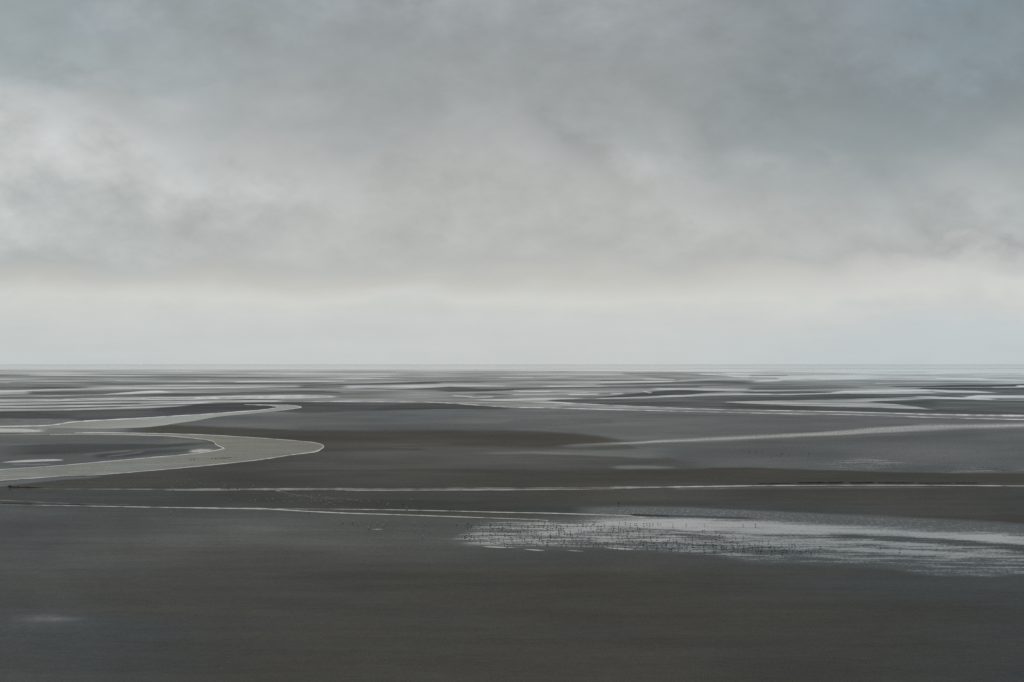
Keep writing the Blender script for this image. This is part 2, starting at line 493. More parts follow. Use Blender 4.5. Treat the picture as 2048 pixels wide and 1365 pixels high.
band([(1840, 776, 779), (1900, 776.6, 779.8), (2048, 775.8, 780.5)], 74, 1.5, brown=0)
band([(1880, 780, 792), (2048, 780, 792)], 104, 2.0, brown=0, end=60)
line([(1985, 775.2), (2048, 774.4)], 1.4, 178)
band([(2034, 771.5, 774.5), (2048, 771.5, 774.2)], 205, 1.0, end=6)
band([(1865, 780.6, 783), (1900, 781.8, 786), (1950, 782.3, 786), (1992, 785.4, 786.6)], 186, 1.2)
band([(1928, 795, 796.6), (1955, 791.3, 797), (2048, 791.8, 797)], 192, 1.0)
line([(1890, 798.4), (2048, 798.6)], 1.5, 80)
line([(1950, 800.4), (2048, 800.8)], 1.4, 170)
band([(1875, 755.8, 758.5), (1970, 757, 759.5)], 208, 1.2)
line([(1960, 759.8), (2034, 759.4)], 1.6, 192)
line([(1750, 766.8), (2048, 765.4)], 1.6, 174)
# speckled wedge with its two prongs
WEDGE = [(1450, 804.5, 805.5), (1500, 803, 807.7), (1600, 801, 812), (1700, 799, 815), (1760, 797, 816), (1800, 795.4, 817.3), (1850, 793.4, 818.8), (1900, 793.5, 819)]
band([(1450, 804.6, 805.4), (1500, 803, 807.7), (1600, 801, 812), (1700, 799, 815), (1760, 797, 816), (1800, 795.4, 817.3), (1840, 793.6, 818.4), (1872, 793.4, 820)], 158, 1.0, fleck=0.45, end=10)
band([(1740, 804, 806), (1790, 801.5, 809), (1830, 800, 813.5), (1860, 799, 818.5), (1880, 799.2, 820), (2048, 802, 828)], 92, 1.6, brown=0.0)
band([(1835, 793.7, 798.5), (1900, 795, 799.2), (1990, 798, 800.4)], 172, 1.0)
band([(1450, 806, 815), (1600, 812.6, 820.5), (1700, 815.4, 823), (1800, 818, 826), (1900, 821, 828), (2048, 825, 829.5)], 80, 1.2, brown=0.4)
# --- long double channel under the island
band([(1140, 808, 816), (1200, 810, 819), (1400, 817, 824), (1700, 824, 830), (1900, 829, 836), (2048, 830, 839.5)], 112, 1.2, brown=0.2)
band([(1110, 808, 811), (1200, 810.5, 815), (1300, 814, 817.6), (1400, 818, 820)], 140, 1.0)

# --- dark sandbank between the upper loop and the far channels
band([(0, 823, 839), (100, 821.5, 841), (200, 819.7, 840), (300, 816.6, 836), (372, 813, 831), (392, 808.6, 829), (450, 806.4, 825), (520, 805, 822),
      (590, 804.5, 826), (620, 804.8, 828), (700, 805.4, 824), (770, 805.2, 822), (800, 805.5, 821), (900, 807, 819.5), (960, 812, 819), (1020, 816, 818.5)], 80, 1.2, brown=0.25)
band([(0, 824, 837), (60, 823, 837), (140, 831, 834)], 73, 1.5, brown=0.2)
band([(310, 817, 826), (400, 809.5, 826), (500, 811, 820), (552, 812, 817)], 72, 1.5, brown=0.3)
band([(750, 818, 822), (800, 808, 820.5), (850, 806, 819.5), (900, 807.5, 819), (1000, 814, 818.8)], 73, 1.5, brown=0.3)
band([(150, 826, 835), (250, 823, 835), (330, 824, 832)], 84, 2.5)
# --- left: wet ground beside the upper loop
band([(0, 838, 853), (90, 838, 851), (150, 838, 844)], 106, 3.0, speck=0.3, brown=0)
band([(0, 853, 870), (100, 852, 869), (200, 850, 866), (260, 856, 864)], 112, 3.0, brown=0)
band([(0, 856.5, 864.5), (50, 858, 864.5), (85, 860, 864)], 170, 3.0, fleck=0.8)
band([(72, 857, 861), (95, 856, 860)], 150, 3, fleck=0.9)
band([(0, 866, 868.3), (40, 866.3, 868.2)], 82, 1.0)

# --- grey film between the loops and the double channel
band([(395, 848, 855), (440, 837, 857), (520, 832, 859), (600, 828, 861), (700, 823.5, 861.5), (800, 821, 861), (900, 819.5, 861), (1050, 819, 862),
      (1150, 820.5, 867), (1230, 822, 882), (1400, 826, 936), (1700, 832, 942), (2048, 841, 947)], 97, 2.0, brown=0)
band([(590, 851, 861), (800, 849, 861), (1000, 846, 860), (1040, 838, 858), (1140, 836, 851), (1230, 837, 846)], 106, 4.0, fleck=0.9, brown=0)
# --- brown bank in the middle
band([(270, 855, 866), (330, 851, 867), (400, 853, 869), (440, 855.8, 872), (600, 860.3, 884), (640, 861, 900), (800, 861, 893), (1000, 860.6, 892), (1080, 862.5, 893),
      (1150, 866.5, 892), (1200, 872, 889), (1250, 879.5, 884)], 72, 5.0, brown=1.0, end=120)
band([(640, 890, 905), (700, 893, 903), (850, 897, 900)], 69, 2.0, brown=0.7)
band([(560, 917, 940), (640, 903, 941), (760, 899, 940), (900, 901, 939), (1100, 905, 939), (1260, 913, 938), (1380, 921, 938), (1440, 930, 937)], 83, 9.0, brown=0.7, end=200)
band([(640, 885, 899), (800, 885, 894), (900, 885, 893)], 76, 3.0, brown=1.0)
band([(965, 904, 905.6), (1060, 902, 905.5), (1150, 901, 909), (1260, 899, 915), (1330, 895, 918)], 106, 4.0, brown=0, end=70)
band([(1225, 932.5, 936), (1260, 930.8, 938), (1310, 931, 938), (1350, 934.5, 936)], 120, 3.5, brown=0.3, fleck=0.4)
# --- bright rippled strip, right
band([(1128, 890, 892), (1200, 886.5, 889.5), (1348, 879, 884.5), (1450, 873.6, 881), (1600, 867, 874), (1700, 860.5, 870), (1760, 855, 867), (1850, 849.5, 862),
      (1930, 849, 857.5), (2048, 847.5, 854)], 154, 4.5, fleck=0.95, brown=0.0, end=40)
band([(1590, 850, 857), (1640, 849, 859), (1700, 852, 858)], 112, 6.0, fleck=0.9)
band([(1430, 884, 942), (1700, 876, 942), (2048, 862, 946)], 100, 8.0, fleck=0.75, brown=0, end=260)
band([(1660, 920, 938), (1740, 916, 940), (1800, 924, 939)], 114, 7.0, speck=1.0, brown=0, end=70)
band([(1880, 936, 944), (2048, 934, 946)], 110, 3.0, speck=0.9, brown=0)
# --- point bar inside the main meander
band([(0, 871, 940), (200, 870, 925), (300, 872, 915), (400, 879, 906), (440, 893, 899)], 100, 1.5, brown=0)
band([(0, 873, 886), (200, 872, 886), (330, 874, 886)], 104, 3.0, fleck=0.6)
band([(30, 890, 911), (120, 888, 909), (250, 888.5, 902), (330, 890, 897), (420, 884, 888.5)], 78, 3.0, brown=0.2, end=120)
band([(190, 908, 916), (250, 905, 914), (320, 900, 908), (380, 898, 902)], 80, 3.0)
line([(170, 909.5), (220, 904.5), (260, 902)], 1.4, 122)
line([(215, 912.5), (265, 907.3), (285, 905)], 1.4, 126)
band([(380, 901, 906), (400, 899, 905), (425, 900, 903)], 176, 2.5, fleck=0.9, end=12)
line([(25, 929.8), (100, 929.2)], 1.2, 150)
# --- near edge of the meander and the mud towards the gullies
band([(0, 962, 972), (60, 958, 968), (140, 953, 960), (200, 951, 955)], 96, 4.0, brown=0)
band([(0, 972, 1000), (300, 945, 1000), (500, 940, 1002), (900, 939, 1005), (1340, 943, 1012), (1500, 938, 1016), (1640, 940.5, 1024), (1760, 944, 1030), (2048, 947.3, 1046)], 71, 2.0, brown=0.75)
band([(1200, 941, 967), (1340, 940, 967), (1430, 937, 967), (1500, 937.5, 967), (1640, 940.8, 966), (1760, 944.4, 966), (1900, 946.3, 967), (2048, 947.3, 968)], 68, 2.5, brown=1.0, end=160)
band([(0, 980, 1001), (120, 980, 1003), (300, 983, 1000)], 74, 6.0, brown=0.35, end=260)
band([(300, 998, 1014), (600, 1000, 1017), (900, 1004, 1021), (1150, 1010, 1026)], 68, 3.0, brown=0.45)
band([(1350, 976, 981), (1500, 974, 978.5), (1750, 973, 976), (1900, 973, 974.5)], 92, 2.0, speck=0.3)
# --- below the gullies
band([(0, 1012, 1075), (300, 1018, 1085), (600, 1024, 1092), (900, 1036, 1096), (1000, 1042, 1092)], 80, 6.0, brown=0.35)
blob(0, 1290, 400, 190, 70, 0.35)
blob(60, 1110, 330, 70, 75, 0.4)
blob(110, 1262, 200, 40, 73, 0.1)
blob(2100, 1260, 330, 170, 68, 0.35)
blob(1900, 1160, 420, 38, 72, 0.3)
blob(1150, 1114, 420, 22, 73, 0.4)
blob(1700, 1020, 400, 16, 70, 0.5)
blob(620, 1062, 500, 40, 82, 0.55)
# --- damp spot in the foreground
band([(40, 1234.5, 1239.5), (100, 1231.5, 1241), (150, 1233, 1239)], 102, 8.0, fleck=0.6, brown=0.1, end=80)
# --- flooded sheet with the flock
band([(1170, 1016, 1040), (1250, 1013.5, 1040), (1330, 1013.5, 1040), (1450, 1021, 1046), (1600, 1025.5, 1052), (1700, 1030, 1056), (1800, 1036, 1062), (1900, 1041, 1066), (2048, 1047, 1074)],
     110, 5.0, fleck=0.9, brown=0, end=60)
line([(1262, 1030.5), (1300, 1033), (1370, 1034.5), (1470, 1037), (1500, 1038)], 3.5, 66, 2.0, end=40)
SHEET = [(900, 1080, 1088), (950, 1052, 1091), (1010, 1042, 1094), (1100, 1041, 1095), (1190, 1039, 1096), (1270, 1038, 1099), (1350, 1037.5, 1104), (1400, 1040, 1108),
         (1450, 1041, 1116), (1500, 1042.5, 1122), (1600, 1047, 1125), (1700, 1052, 1128), (1760, 1055, 1131), (1800, 1057, 1138), (1870, 1060, 1149), (1980, 1065, 1151), (2048, 1068, 1147)]
band(SHEET, 118, 10.0, speck=1.0, fleck=0.2, brown=0, end=170)
band([(1180, 1043, 1053), (1260, 1040, 1058), (1350, 1039, 1061), (1450, 1042, 1064), (1560, 1046, 1066), (1700, 1053, 1068), (1850, 1062, 1076), (1950, 1068, 1082), (2048, 1073, 1088)],
     150, 8.0, speck=0.85, fleck=0.4, brown=0.0, end=80)
band([(1060, 1046, 1060), (1120, 1045, 1062), (1200, 1046, 1064)], 130, 5.0, speck=1.0, end=50)
band([(1040, 1066, 1082), (1150, 1064, 1082), (1300, 1070, 1085), (1420, 1078, 1086)], 126, 5.0, speck=1.0, end=80)
band([(1450, 1068, 1076), (1600, 1074, 1081), (1720, 1080, 1088), (1850, 1088, 1094)], 136, 4.0, speck=0.8, end=60)
band([(1480, 1082, 1090), (1650, 1092, 1100), (1850, 1104, 1112), (2048, 1108, 1118)], 134, 4.0, speck=0.85, end=60)
band([(1500, 1096, 1122), (1700, 1104, 1126), (1850, 1116, 1144), (2048, 1122, 1146)], 106, 6.0, speck=0.8, end=60)
band([(1660, 1066, 1074), (1850, 1077, 1086), (2048, 1090, 1102)], 92, 4.0, speck=0.6, end=60)

# thin broken films over the far flats
TONE = TONE * (1 + np.clip((845 - V) / 40, 0, 1) * np.clip((V - 737) / 8, 0, 1) * (fbm(Uc / 120.0 + 13.0, V / 1.9, 3) - 0.5) * 0.55)
# uneven drainage inside every zone
TONE = TONE + np.clip((V - 760) / 60, 0, 1) * (fbm(Uc / 260.0 + 50.0, 11.0 * np.log(V - 712.0), 5) - 0.5) * TONE * np.interp(V, [780, 840, 1000, 1100, 1200], [0.12, 0.26, 0.24, 0.16, 0.11])
BROWN = np.clip(BROWN + (fbm(Uc / 300.0 + 80.0, V / 30.0, 4) - 0.5) * 0.7, 0, 1)
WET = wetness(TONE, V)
nr, nc = V.shape
D = H / (V - VH)
verts = np.stack([np.clip((U - 1024.0) * D, -6.5e4, 6.5e4), F * D, np.zeros_like(D)], -1).reshape(-1, 3)
idx = np.arange(nr * nc).reshape(nr, nc)
quads = np.stack([idx[1:, :-1], idx[1:, 1:], idx[:-1, 1:], idx[:-1, :-1]], -1).reshape(-1, 4)
# the sheet goes on under and behind the viewpoint
base = len(verts)
lastrow = idx[-1]
xe = verts[lastrow][:, 0]
back = np.stack([np.clip((cols - 1024.0), -60000, 60000) * 0.6, np.full(nc, -3000.0), np.zeros(nc)], -1)
verts = np.concatenate([verts, back])
bi = base + np.arange(nc)
quads = np.concatenate([quads, np.stack([bi[:-1], bi[1:], lastrow[1:], lastrow[:-1]], -1)])


def raw_mesh(name, verts, quads, attrs, mat):
    me = bpy.data.meshes.new(name)
    me.vertices.add(len(verts))
    me.vertices.foreach_set('co', np.ascontiguousarray(verts, dtype=np.float32).ravel())
    me.loops.add(quads.size)
    me.polygons.add(len(quads))
    k = quads.shape[1]
    me.polygons.foreach_set('loop_start', np.arange(0, quads.size, k))
    me.loops.foreach_set('vertex_index', np.ascontiguousarray(quads, dtype=np.int32).ravel())
    me.update(calc_edges=True)
    for n, a in attrs.items():
        at = me.attributes.new(n, 'FLOAT', 'POINT')
        at.data.foreach_set('value', np.ascontiguousarray(a, dtype=np.float32).ravel())
    me.materials.append(mat)
    return me


pad = lambda a, v: np.concatenate([a.ravel(), np.full(nc, v)])
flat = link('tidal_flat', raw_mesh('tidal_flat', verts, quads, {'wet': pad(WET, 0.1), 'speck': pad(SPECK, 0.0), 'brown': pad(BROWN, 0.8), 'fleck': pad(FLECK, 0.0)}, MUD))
tag(flat, 'broad dark tidal mudflat reaching to the horizon', 'mudflat', kind='structure')


# ------------------------------------------------------------------ water lying on the flats
def smooth(pts, n=6):
    """Catmull-Rom through the points."""
    a = np.array(pts, float)
    a = np.vstack([2 * a[0] - a[1], a, 2 * a[-1] - a[-2]])
    out = []
    for i in range(1, len(a) - 2):
        for t in np.linspace(0, 1, n, endpoint=False):
            p0_, p1_, p2_, p3_ = a[i - 1:i + 3]
            out.append(0.5 * (2 * p1_ + (p2_ - p0_) * t + (2 * p0_ - 5 * p1_ + 4 * p2_ - p3_) * t * t + (3 * p1_ - p0_ - 3 * p2_ + p3_) * t ** 3))
    out.append(a[-2])
    return np.array(out)


def lift(v, k=1.0):
    return 0.004 * k + 0.05 * np.clip((900 - v) / 100, 0, 2) * k


def poly_sheet(name, outline, tone, speck=0.0, brown=0.6, k=1.0, mat=None, parent=None, water=True):
    """A flat sheet of water inside a traced outline."""
    pts = [Vector(ground(u, v, float(lift(v, k)))) for u, v in outline]
    tris = geometry.tessellate_polygon([[Vector((p.x, p.y, 0)) for p in pts]])
    v = np.array([q[1] for q in outline])
    n = len(pts)
    t = np.array([x if True else x for x in tris])
    co = np.array(pts)
    # upward winding
    a, b_, c = co[t[:, 0]], co[t[:, 1]], co[t[:, 2]]
    cr = (b_[:, 0] - a[:, 0]) * (c[:, 1] - a[:, 1]) - (b_[:, 1] - a[:, 1]) * (c[:, 0] - a[:, 0])
    t[cr < 0] = t[cr < 0][:, ::-1]
    tone = tone(np.array(outline)[:, 0], v) if callable(tone) else tone
    me = raw_mesh(name, co, t, {'wet': wetness(tone * np.ones(n), v, water), 'speck': np.full(n, speck), 'brown': np.full(n, brown)}, mat or WATER)
    return link(name, me, parent)


def strip(name, pts, tone, speck=0.0, brown=0.6, k=1.0, mat=None, parent=None, step=6.0, rag=0.0, water=True, taper=True):
    """A narrow sheet of water along a traced course: points (u, v, thickness)."""
    a = smooth(pts, 16)
    n = len(a)
    r = rag * (fbm(a[:, 0] / 9.0, a[:, 1] * 0.0 + len(name) * 3.7, 3) - 0.5) * 2
    ph = np.cumsum(np.abs(np.gradient(a[:, 0])) + 3 * np.abs(np.gradient(a[:, 1])))
    wv = fbm(ph / 16.0 + k * 9, ph * 0 + 3.0 + k, 4)
    big = fbm(ph / 70.0 + 5, ph * 0 + 7.0 + k, 3)
    th = np.maximum(a[:, 2] * (0.35 + 0.9 * wv + 0.9 * (big - 0.5)), 0.12 * a[:, 2])
    d = np.gradient(a[:, :2], axis=0)
    nrm = np.stack([-d[:, 1], d[:, 0]], -1)
    nrm /= np.maximum(np.linalg.norm(nrm, axis=1), 1e-6)[:, None]
    top = a[:, :2] - nrm * (th / 2)[:, None]
    bot = a[:, :2] + nrm * (th / 2)[:, None]
    top[:, 1] += r
    bot[:, 1] += r
    tone = tone(a[:, 0], a[:, 1]) if callable(tone) else np.full(n, float(tone))
    tone = tone * (1 + 0.5 * (big - 0.5) + 0.35 * (wv - 0.5))
    co = [ground(u, v, float(lift(v, k))) for u, v in top] + [ground(u, v, float(lift(v, k))) for u, v in bot]
    q = np.array([[n + i, n + i + 1, i + 1, i] for i in range(n - 1)])
    co = np.array(co)
    a0, a1, a2 = co[q[:, 0]], co[q[:, 1]], co[q[:, 2]]
    cr = (a1[:, 0] - a0[:, 0]) * (a2[:, 1] - a0[:, 1]) - (a1[:, 1] - a0[:, 1]) * (a2[:, 0] - a0[:, 0])
    q[cr < 0] = q[cr < 0][:, ::-1]
    vv = np.concatenate([top[:, 1], bot[:, 1]])
    tt = np.concatenate([tone, tone])
    me = raw_mesh(name, co, q, {'wet': wetness(tt, vv, water), 'speck': np.full(2 * n, speck), 'brown': np.full(2 * n, brown)}, mat or WATER)
    return link(name, me, parent)


def water_thing(o, label):
    return tag(o, label, 'water', kind='structure')


# the sea beyond the flats
seau = np.array([-60000, -8000, -1500] + list(np.arange(-300, 2360, 12.0)) + [3500, 10000, 62000])
near = 739.2 + 1.2 * (fbm(np.clip(seau, -1500, 3500) / 120.0, seau * 0 + 4.0, 4) - 0.5) * 2 - 1.0 * sstep((seau - 900) / 900)
co, sv_ = [], []
for v_ in (None, 735.5, 732.5, 730.4, 728.95):
    for k_, u in enumerate(seau):
        vv = near[k_] if v_ is None else v_
        x, y, _ = ground(u, vv)
        co.append((min(max(x, -6.5e4), 6.5e4), y, 0.4))
        sv_.append(vv)
n_ = len(seau)
q = np.array([[r * n_ + i, r * n_ + i + 1, (r + 1) * n_ + i + 1, (r + 1) * n_ + i] for r in range(4) for i in range(n_ - 1)])
sv_ = np.array(sv_)
su_ = np.clip(np.tile(seau, 5), -1500, 3500)
stone = np.interp(sv_, [727, 729.5, 731.5, 734, 740], [208, 206, 205, 207, 207])
me = raw_mesh('sea', np.array(co), q, {'wet': wetness(stone, sv_, True), 'speck': np.zeros(len(sv_)), 'brown': np.full(len(sv_), 0.9)}, WATER)
tag(link('sea', me), 'pale strip of sea along the horizon', 'sea', kind='structure')

# main meander
outer_top = [(-40, 871.5), (0, 869.6), (60, 868.8), (130, 867.4), (200, 865.6), (300, 867), (350, 868.2), (400, 869.7), (450, 872), (500, 875), (550, 878.8), (600, 882.3), (636, 887.2)]
outer_bot = [(636, 901.5), (629, 904), (600, 908), (577, 911), (520, 920), (446, 928), (402, 933), (300, 942), (205, 950), (124, 952.6), (0, 961.5), (-60, 966.5)]
inner_low = [(-60, 943.6), (0, 939.5), (100, 933), (200, 924.5), (300, 915.5), (350, 911.5), (400, 906), (430, 901.3), (445, 898.3)]
inner_up = [(438, 893), (432, 889), (427, 883.6), (420, 881.3), (400, 878.2), (380, 876.2), (350, 873.6), (300, 871.2), (200, 868.8), (130, 869.2), (60, 870.6), (0, 871), (-40, 873)]
o1 = smooth(outer_top + [(646, 890.5), (648.5, 894.5), (645, 898)] + outer_bot, 6)
o1[:, 1] += 0.6 * (fbm(o1[:, 0] / 8.0, o1[:, 1] / 5.0, 3) - 0.5)
i1 = smooth(inner_low + [(448.5, 896.8)] + inner_up, 6)
meander = poly_sheet('tidal_channel', [tuple(p) for p in np.vstack([o1, i1])],
                     lambda u, v: 117 + 6 * np.clip((430 - u) / 200, -0.5, 1), speck=0.06, brown=0.9)
water_thing(meander, 'wide silty channel bending sharply back on itself at left')
strip('calm_margin', [(150, 866.6, 1.0), (200, 865.8, 1.5), (300, 867.2, 1.3), (400, 869.9, 1.1), (500, 875.2, 0.9), (600, 882.5, 0.9), (636, 887.2, 1.4), (647, 893, 1.8), (641, 899, 2.2), (629, 904, 2.4),
      (600, 908, 2.0), (577, 911, 2.2), (520, 919.8, 1.8), (446, 927.8, 1.6), (402, 932.6, 1.6), (300, 941.6, 1.8), (205, 949.4, 1.3), (150, 951.8, 0.7), (124, 952.4, 1.4), (60, 957, 1.6), (0, 961.4, 1.6), (-50, 965, 1.5)],
      188, k=1.6, parent=meander, rag=0.3)
strip('calm_margin', [(-60, 943.4, 1.4), (0, 939.5, 1.4), (100, 933, 1.4), (200, 924.5, 1.5), (300, 915.5, 1.6), (350, 911.5, 1.7), (400, 906, 1.8), (430, 901.5, 1.8), (446, 898, 2.4), (448, 896.6, 2.4), (438, 892.6, 2.2),
      (431, 888.6, 2.4), (428, 884.5, 2.2), (420, 881.4, 1.8), (400, 878.4, 1.3), (350, 873.7, 1.1), (300, 871.3, 1.0), (200, 869.2, 0.8), (100, 870, 0.8)], 192, k=1.6, parent=meander)

# upper loop
lo_out = smooth([(488, 809.2), (534, 809.4), (571, 810), (593, 812.2), (602, 813.8), (604, 815), (601, 816.2), (593, 817.4), (563, 821.8), (505, 827.7), (446, 832.8), (417, 837.2), (388, 842.3), (344, 848.4), (329, 851),
                 (290, 855), (240, 857), (190, 858.5), (120, 857), (60, 856), (-40, 857)], 6)
lo_in = smooth([(-40, 852.5), (0, 852.6), (80, 851.2), (117, 848), (146, 843.6), (220, 839.5), (300, 835.3), (344, 832.3), (417, 828.2), (476, 823.8), (520, 820.5), (547, 817), (555, 814.6), (549, 812.9), (534, 811.3), (489, 809.8)], 6)
loop = poly_sheet('tidal_channel', [tuple(p) for p in np.vstack([lo_out, lo_in])],
                  lambda u, v: np.interp(u, [0, 150, 250, 350, 480, 604], [118, 128, 150, 150, 142, 140]), brown=0.3)
water_thing(loop, 'slim silver channel making the hairpin loop behind the wide bend')
strip('calm_margin', [(-40, 853.4, 2.2), (0, 853.4, 2.2), (80, 852, 2.2), (117, 849, 3.0), (146, 844.6, 3.0), (220, 840, 2.0), (300, 835.8, 1.8), (344, 832.8, 1.7), (417, 828.7, 1.7), (476, 824.2, 1.6), (520, 820.8, 1.7), (547, 817.2, 2.0),
      (555, 814.6, 2.2), (549, 813, 1.8), (534, 811.2, 1.5), (489, 809.6, 0.8)], 190, k=1.6, parent=loop)
strip('calm_margin', [(571, 810.4, 0.8), (593, 812.4, 1.0), (603, 815, 1.6), (593, 817.2, 1.0), (563, 821.4, 0.8)], 176, k=1.6, parent=loop)

# far channels
for pts, tone, lab in (
        ([(-60, 801.8, 3.2), (0, 801.2, 3.2), (100, 800.2, 3.4), (300, 797.8, 4.2), (450, 796, 4.6), (600, 793.4, 5.0), (650, 793.8, 3.0), (670, 794, 1.0)], 164, 'long pale channel across the far left flats'),
        ([(608, 803.6, 0.6), (650, 803.4, 1.6), (690, 803.3, 2.4), (740, 803.9, 1.6), (800, 804.2, 1.4), (860, 804.9, 1.6), (900, 806.9, 1.6), (940, 809.6, 1.8), (980, 812.6, 1.8), (1030, 815, 1.6), (1100, 816.4, 1.4), (1200, 819.2, 1.5),
          (1300, 821.6, 1.5), (1400, 824, 1.5), (1500, 826.5, 1.4), (1600, 828.6, 1.4), (1700, 830.2, 1.4), (1800, 833.4, 1.5), (1900, 836.6, 1.6), (2048, 839.6, 1.9), (2120, 841, 2)], 178, 'thin bright stream skirting the near side of the central sandbank'),
        ([(1110, 808.6, 1.2), (1165, 808.4, 1.8), (1230, 811.6, 1.4), (1300, 814.4, 1.2), (1400, 818.4, 1.2), (1500, 820.6, 1.2), (1600, 822.6, 1.3), (1700, 824.6, 1.3), (1800, 827.6, 1.6), (1850, 829.2, 2.4), (1900, 830, 3.6), (1980, 831.4, 4.0),
          (2048, 832, 4.0), (2120, 832.4, 4)], 186, 'stream running parallel behind the thin bright stream, widening at right')):
    water_thing(strip('tidal_stream', pts, tone, brown=0.3), lab)

# gullies of the near flats
water_thing(strip('tidal_gully', [(-60, 978.6, 0.6), (60, 978.2, 0.8), (110, 978.4, 1.6), (200, 978.7, 2.4), (300, 979, 3.2), (500, 979, 3.8), (650, 978.7, 4.6), (800, 978.3, 5.0), (1000, 977.5, 5.2), (1150, 976.6, 5.6), (1200, 976.2, 5.2), (1300, 975, 4.0),
            (1348, 974.3, 2.8), (1450, 972.7, 2.0), (1553, 971.5, 1.8), (1690, 971, 1.7), (1860, 971.1, 1.6), (2048, 972.4, 1.6), (2130, 973, 1.6)],
            lambda u, v: np.interp(u, [0, 100, 250, 400, 700, 1150, 1250, 1350, 1600, 2048], [88, 92, 104, 114, 102, 102, 126, 172, 160, 150]), brown=0.5),
            'straight shallow gully crossing the whole flat above the flock')
strip('calm_margin', [(330, 980.6, 0.5), (380, 980.7, 1.2), (430, 980.9, 0.8), (480, 981, 0.4)], 176, k=1.6, parent=bpy.data.objects['tidal_gully'])
strip('calm_margin', [(690, 981, 0.5), (740, 981, 1.3), (900, 980.6, 1.4), (1000, 980.2, 1.3), (1150, 979.4, 0.8), (1230, 978.5, 0.5)], 186, k=1.6, parent=bpy.data.objects['tidal_gully'], rag=0.25)
water_thing(strip('tidal_gully', [(-60, 1010, 0.7), (20, 1010.2, 1.0), (90, 1011.2, 1.3), (150, 1012, 1.3), (200, 1012.9, 1.6), (300, 1014.7, 2.0), (400, 1016.2, 2.2), (450, 1017, 2.4), (530, 1018, 2.6), (575, 1020.6, 2.0), (620, 1023.4, 2.2), (700, 1027, 2.4), (800, 1030, 2.2), (900, 1033.5, 2.0), (1000, 1037, 1.8),
            (1050, 1038.8, 1.6), (1080, 1040.2, 1.8), (1096, 1041.6, 2.4)], lambda u, v: np.interp(u, [0, 150, 400, 700, 1000, 1096], [120, 150, 180, 188, 175, 175]), brown=0.4), 'bright narrow gully running down to the left end of the flock')
water_thing(strip('tidal_gully', [(536, 1017.6, 0.9), (600, 1018.3, 1.2), (680, 1018.8, 1.2), (800, 1020.3, 1.5), (900, 1022.5, 1.7), (1000, 1025, 1.8), (1080, 1026.4, 1.8), (1150, 1028.4, 1.8), (1210, 1030.2, 1.6), (1258, 1032, 1.5), (1272, 1034, 1.4), (1290, 1035.6, 1.2)],
            lambda u, v: np.interp(u, [536, 650, 800, 1000, 1290], [140, 128, 165, 178, 172]), brown=0.4), 'upper fork of the narrow gully ending above the flock')
water_thing(strip('tidal_gully', [(-60, 999.5, 1.4), (0, 1001, 2.0), (50, 1003.4, 2.0), (100, 1005.8, 1.6), (160, 1007.8, 1.2), (260, 1009.8, 0.8)], 96, brown=0.6), 'faint shallow runnel at the far left edge above the narrow gully')
water_thing(strip('tidal_gully', [(550, 981.8, 0.8), (558, 982.3, 1.6), (566, 984.2, 1.1), (580, 988, 1.0), (605, 992, 0.9), (645, 996, 0.8), (685, 999, 0.7), (725, 1000.4, 0.4)], lambda u, v: np.interp(u, [550, 556, 566, 725], [180, 185, 98, 88]), brown=0.6),
            'short faint runnel among the pale gulls')

# pools
pools = [
    ([(2, 925.3), (30, 922), (60, 920.2), (100, 918.9), (118, 919.4), (127, 920.6), (112, 922.2), (80, 923.6), (40, 925)], 188, 'bright white pool on the bar inside the wide bend', 0.25),
    ([(963, 1093.2), (985, 1093.0), (1012, 1094.6), (1030, 1095.6), (1000, 1096.2), (978, 1095)], 168, 'leftmost of the small bright pools just below the flock', 0.35),
    ([(1046, 1098.6), (1070, 1099.4), (1084, 1100.8), (1090, 1101.6), (1075, 1101.8), (1060, 1100.6)], 170, 'second small bright pool below the flock', 0.35),
    ([(1126, 1100.2), (1150, 1101.4), (1168, 1103.6), (1150, 1103)], 138, 'third and dimmest small pool below the flock', 0.35),
    ([(1206, 1095), (1240, 1096.4), (1268, 1098.8), (1250, 1099.8), (1225, 1098)], 172, 'longest small pool touching the lower edge of the flock', 0.3),
    ([(742, 1058.6), (756, 1058), (766, 1058.8), (754, 1059.8)], 128, 'tiny dim pool beside the arc of gulls left of the flock', 0.0),
]
for out, tone, lab, sp in pools:
    c = np.array(out, float)
    sm = smooth([tuple(p) for p in c] + [tuple(c[0])], 5)[:-1]
    water_thing(poly_sheet('tide_pool', [tuple(p) for p in sm], tone, speck=sp, brown=0.3), lab)

# ------------------------------------------------------------------ cut banks of the right-hand gully
BANK, nb, pb = principled('wet_bank_mud', (0.05, 0.047, 0.042), 0.85, 0.2)
gp = nb.new('ShaderNodeNewGeometry').outputs['Position']
nb.put(pb.inputs['Base Color'], nb.mixc(nb.noise(gp, 1.4, 4.0, 0.6), (0.03, 0.029, 0.027, 1), (0.075, 0.068, 0.058, 1)))


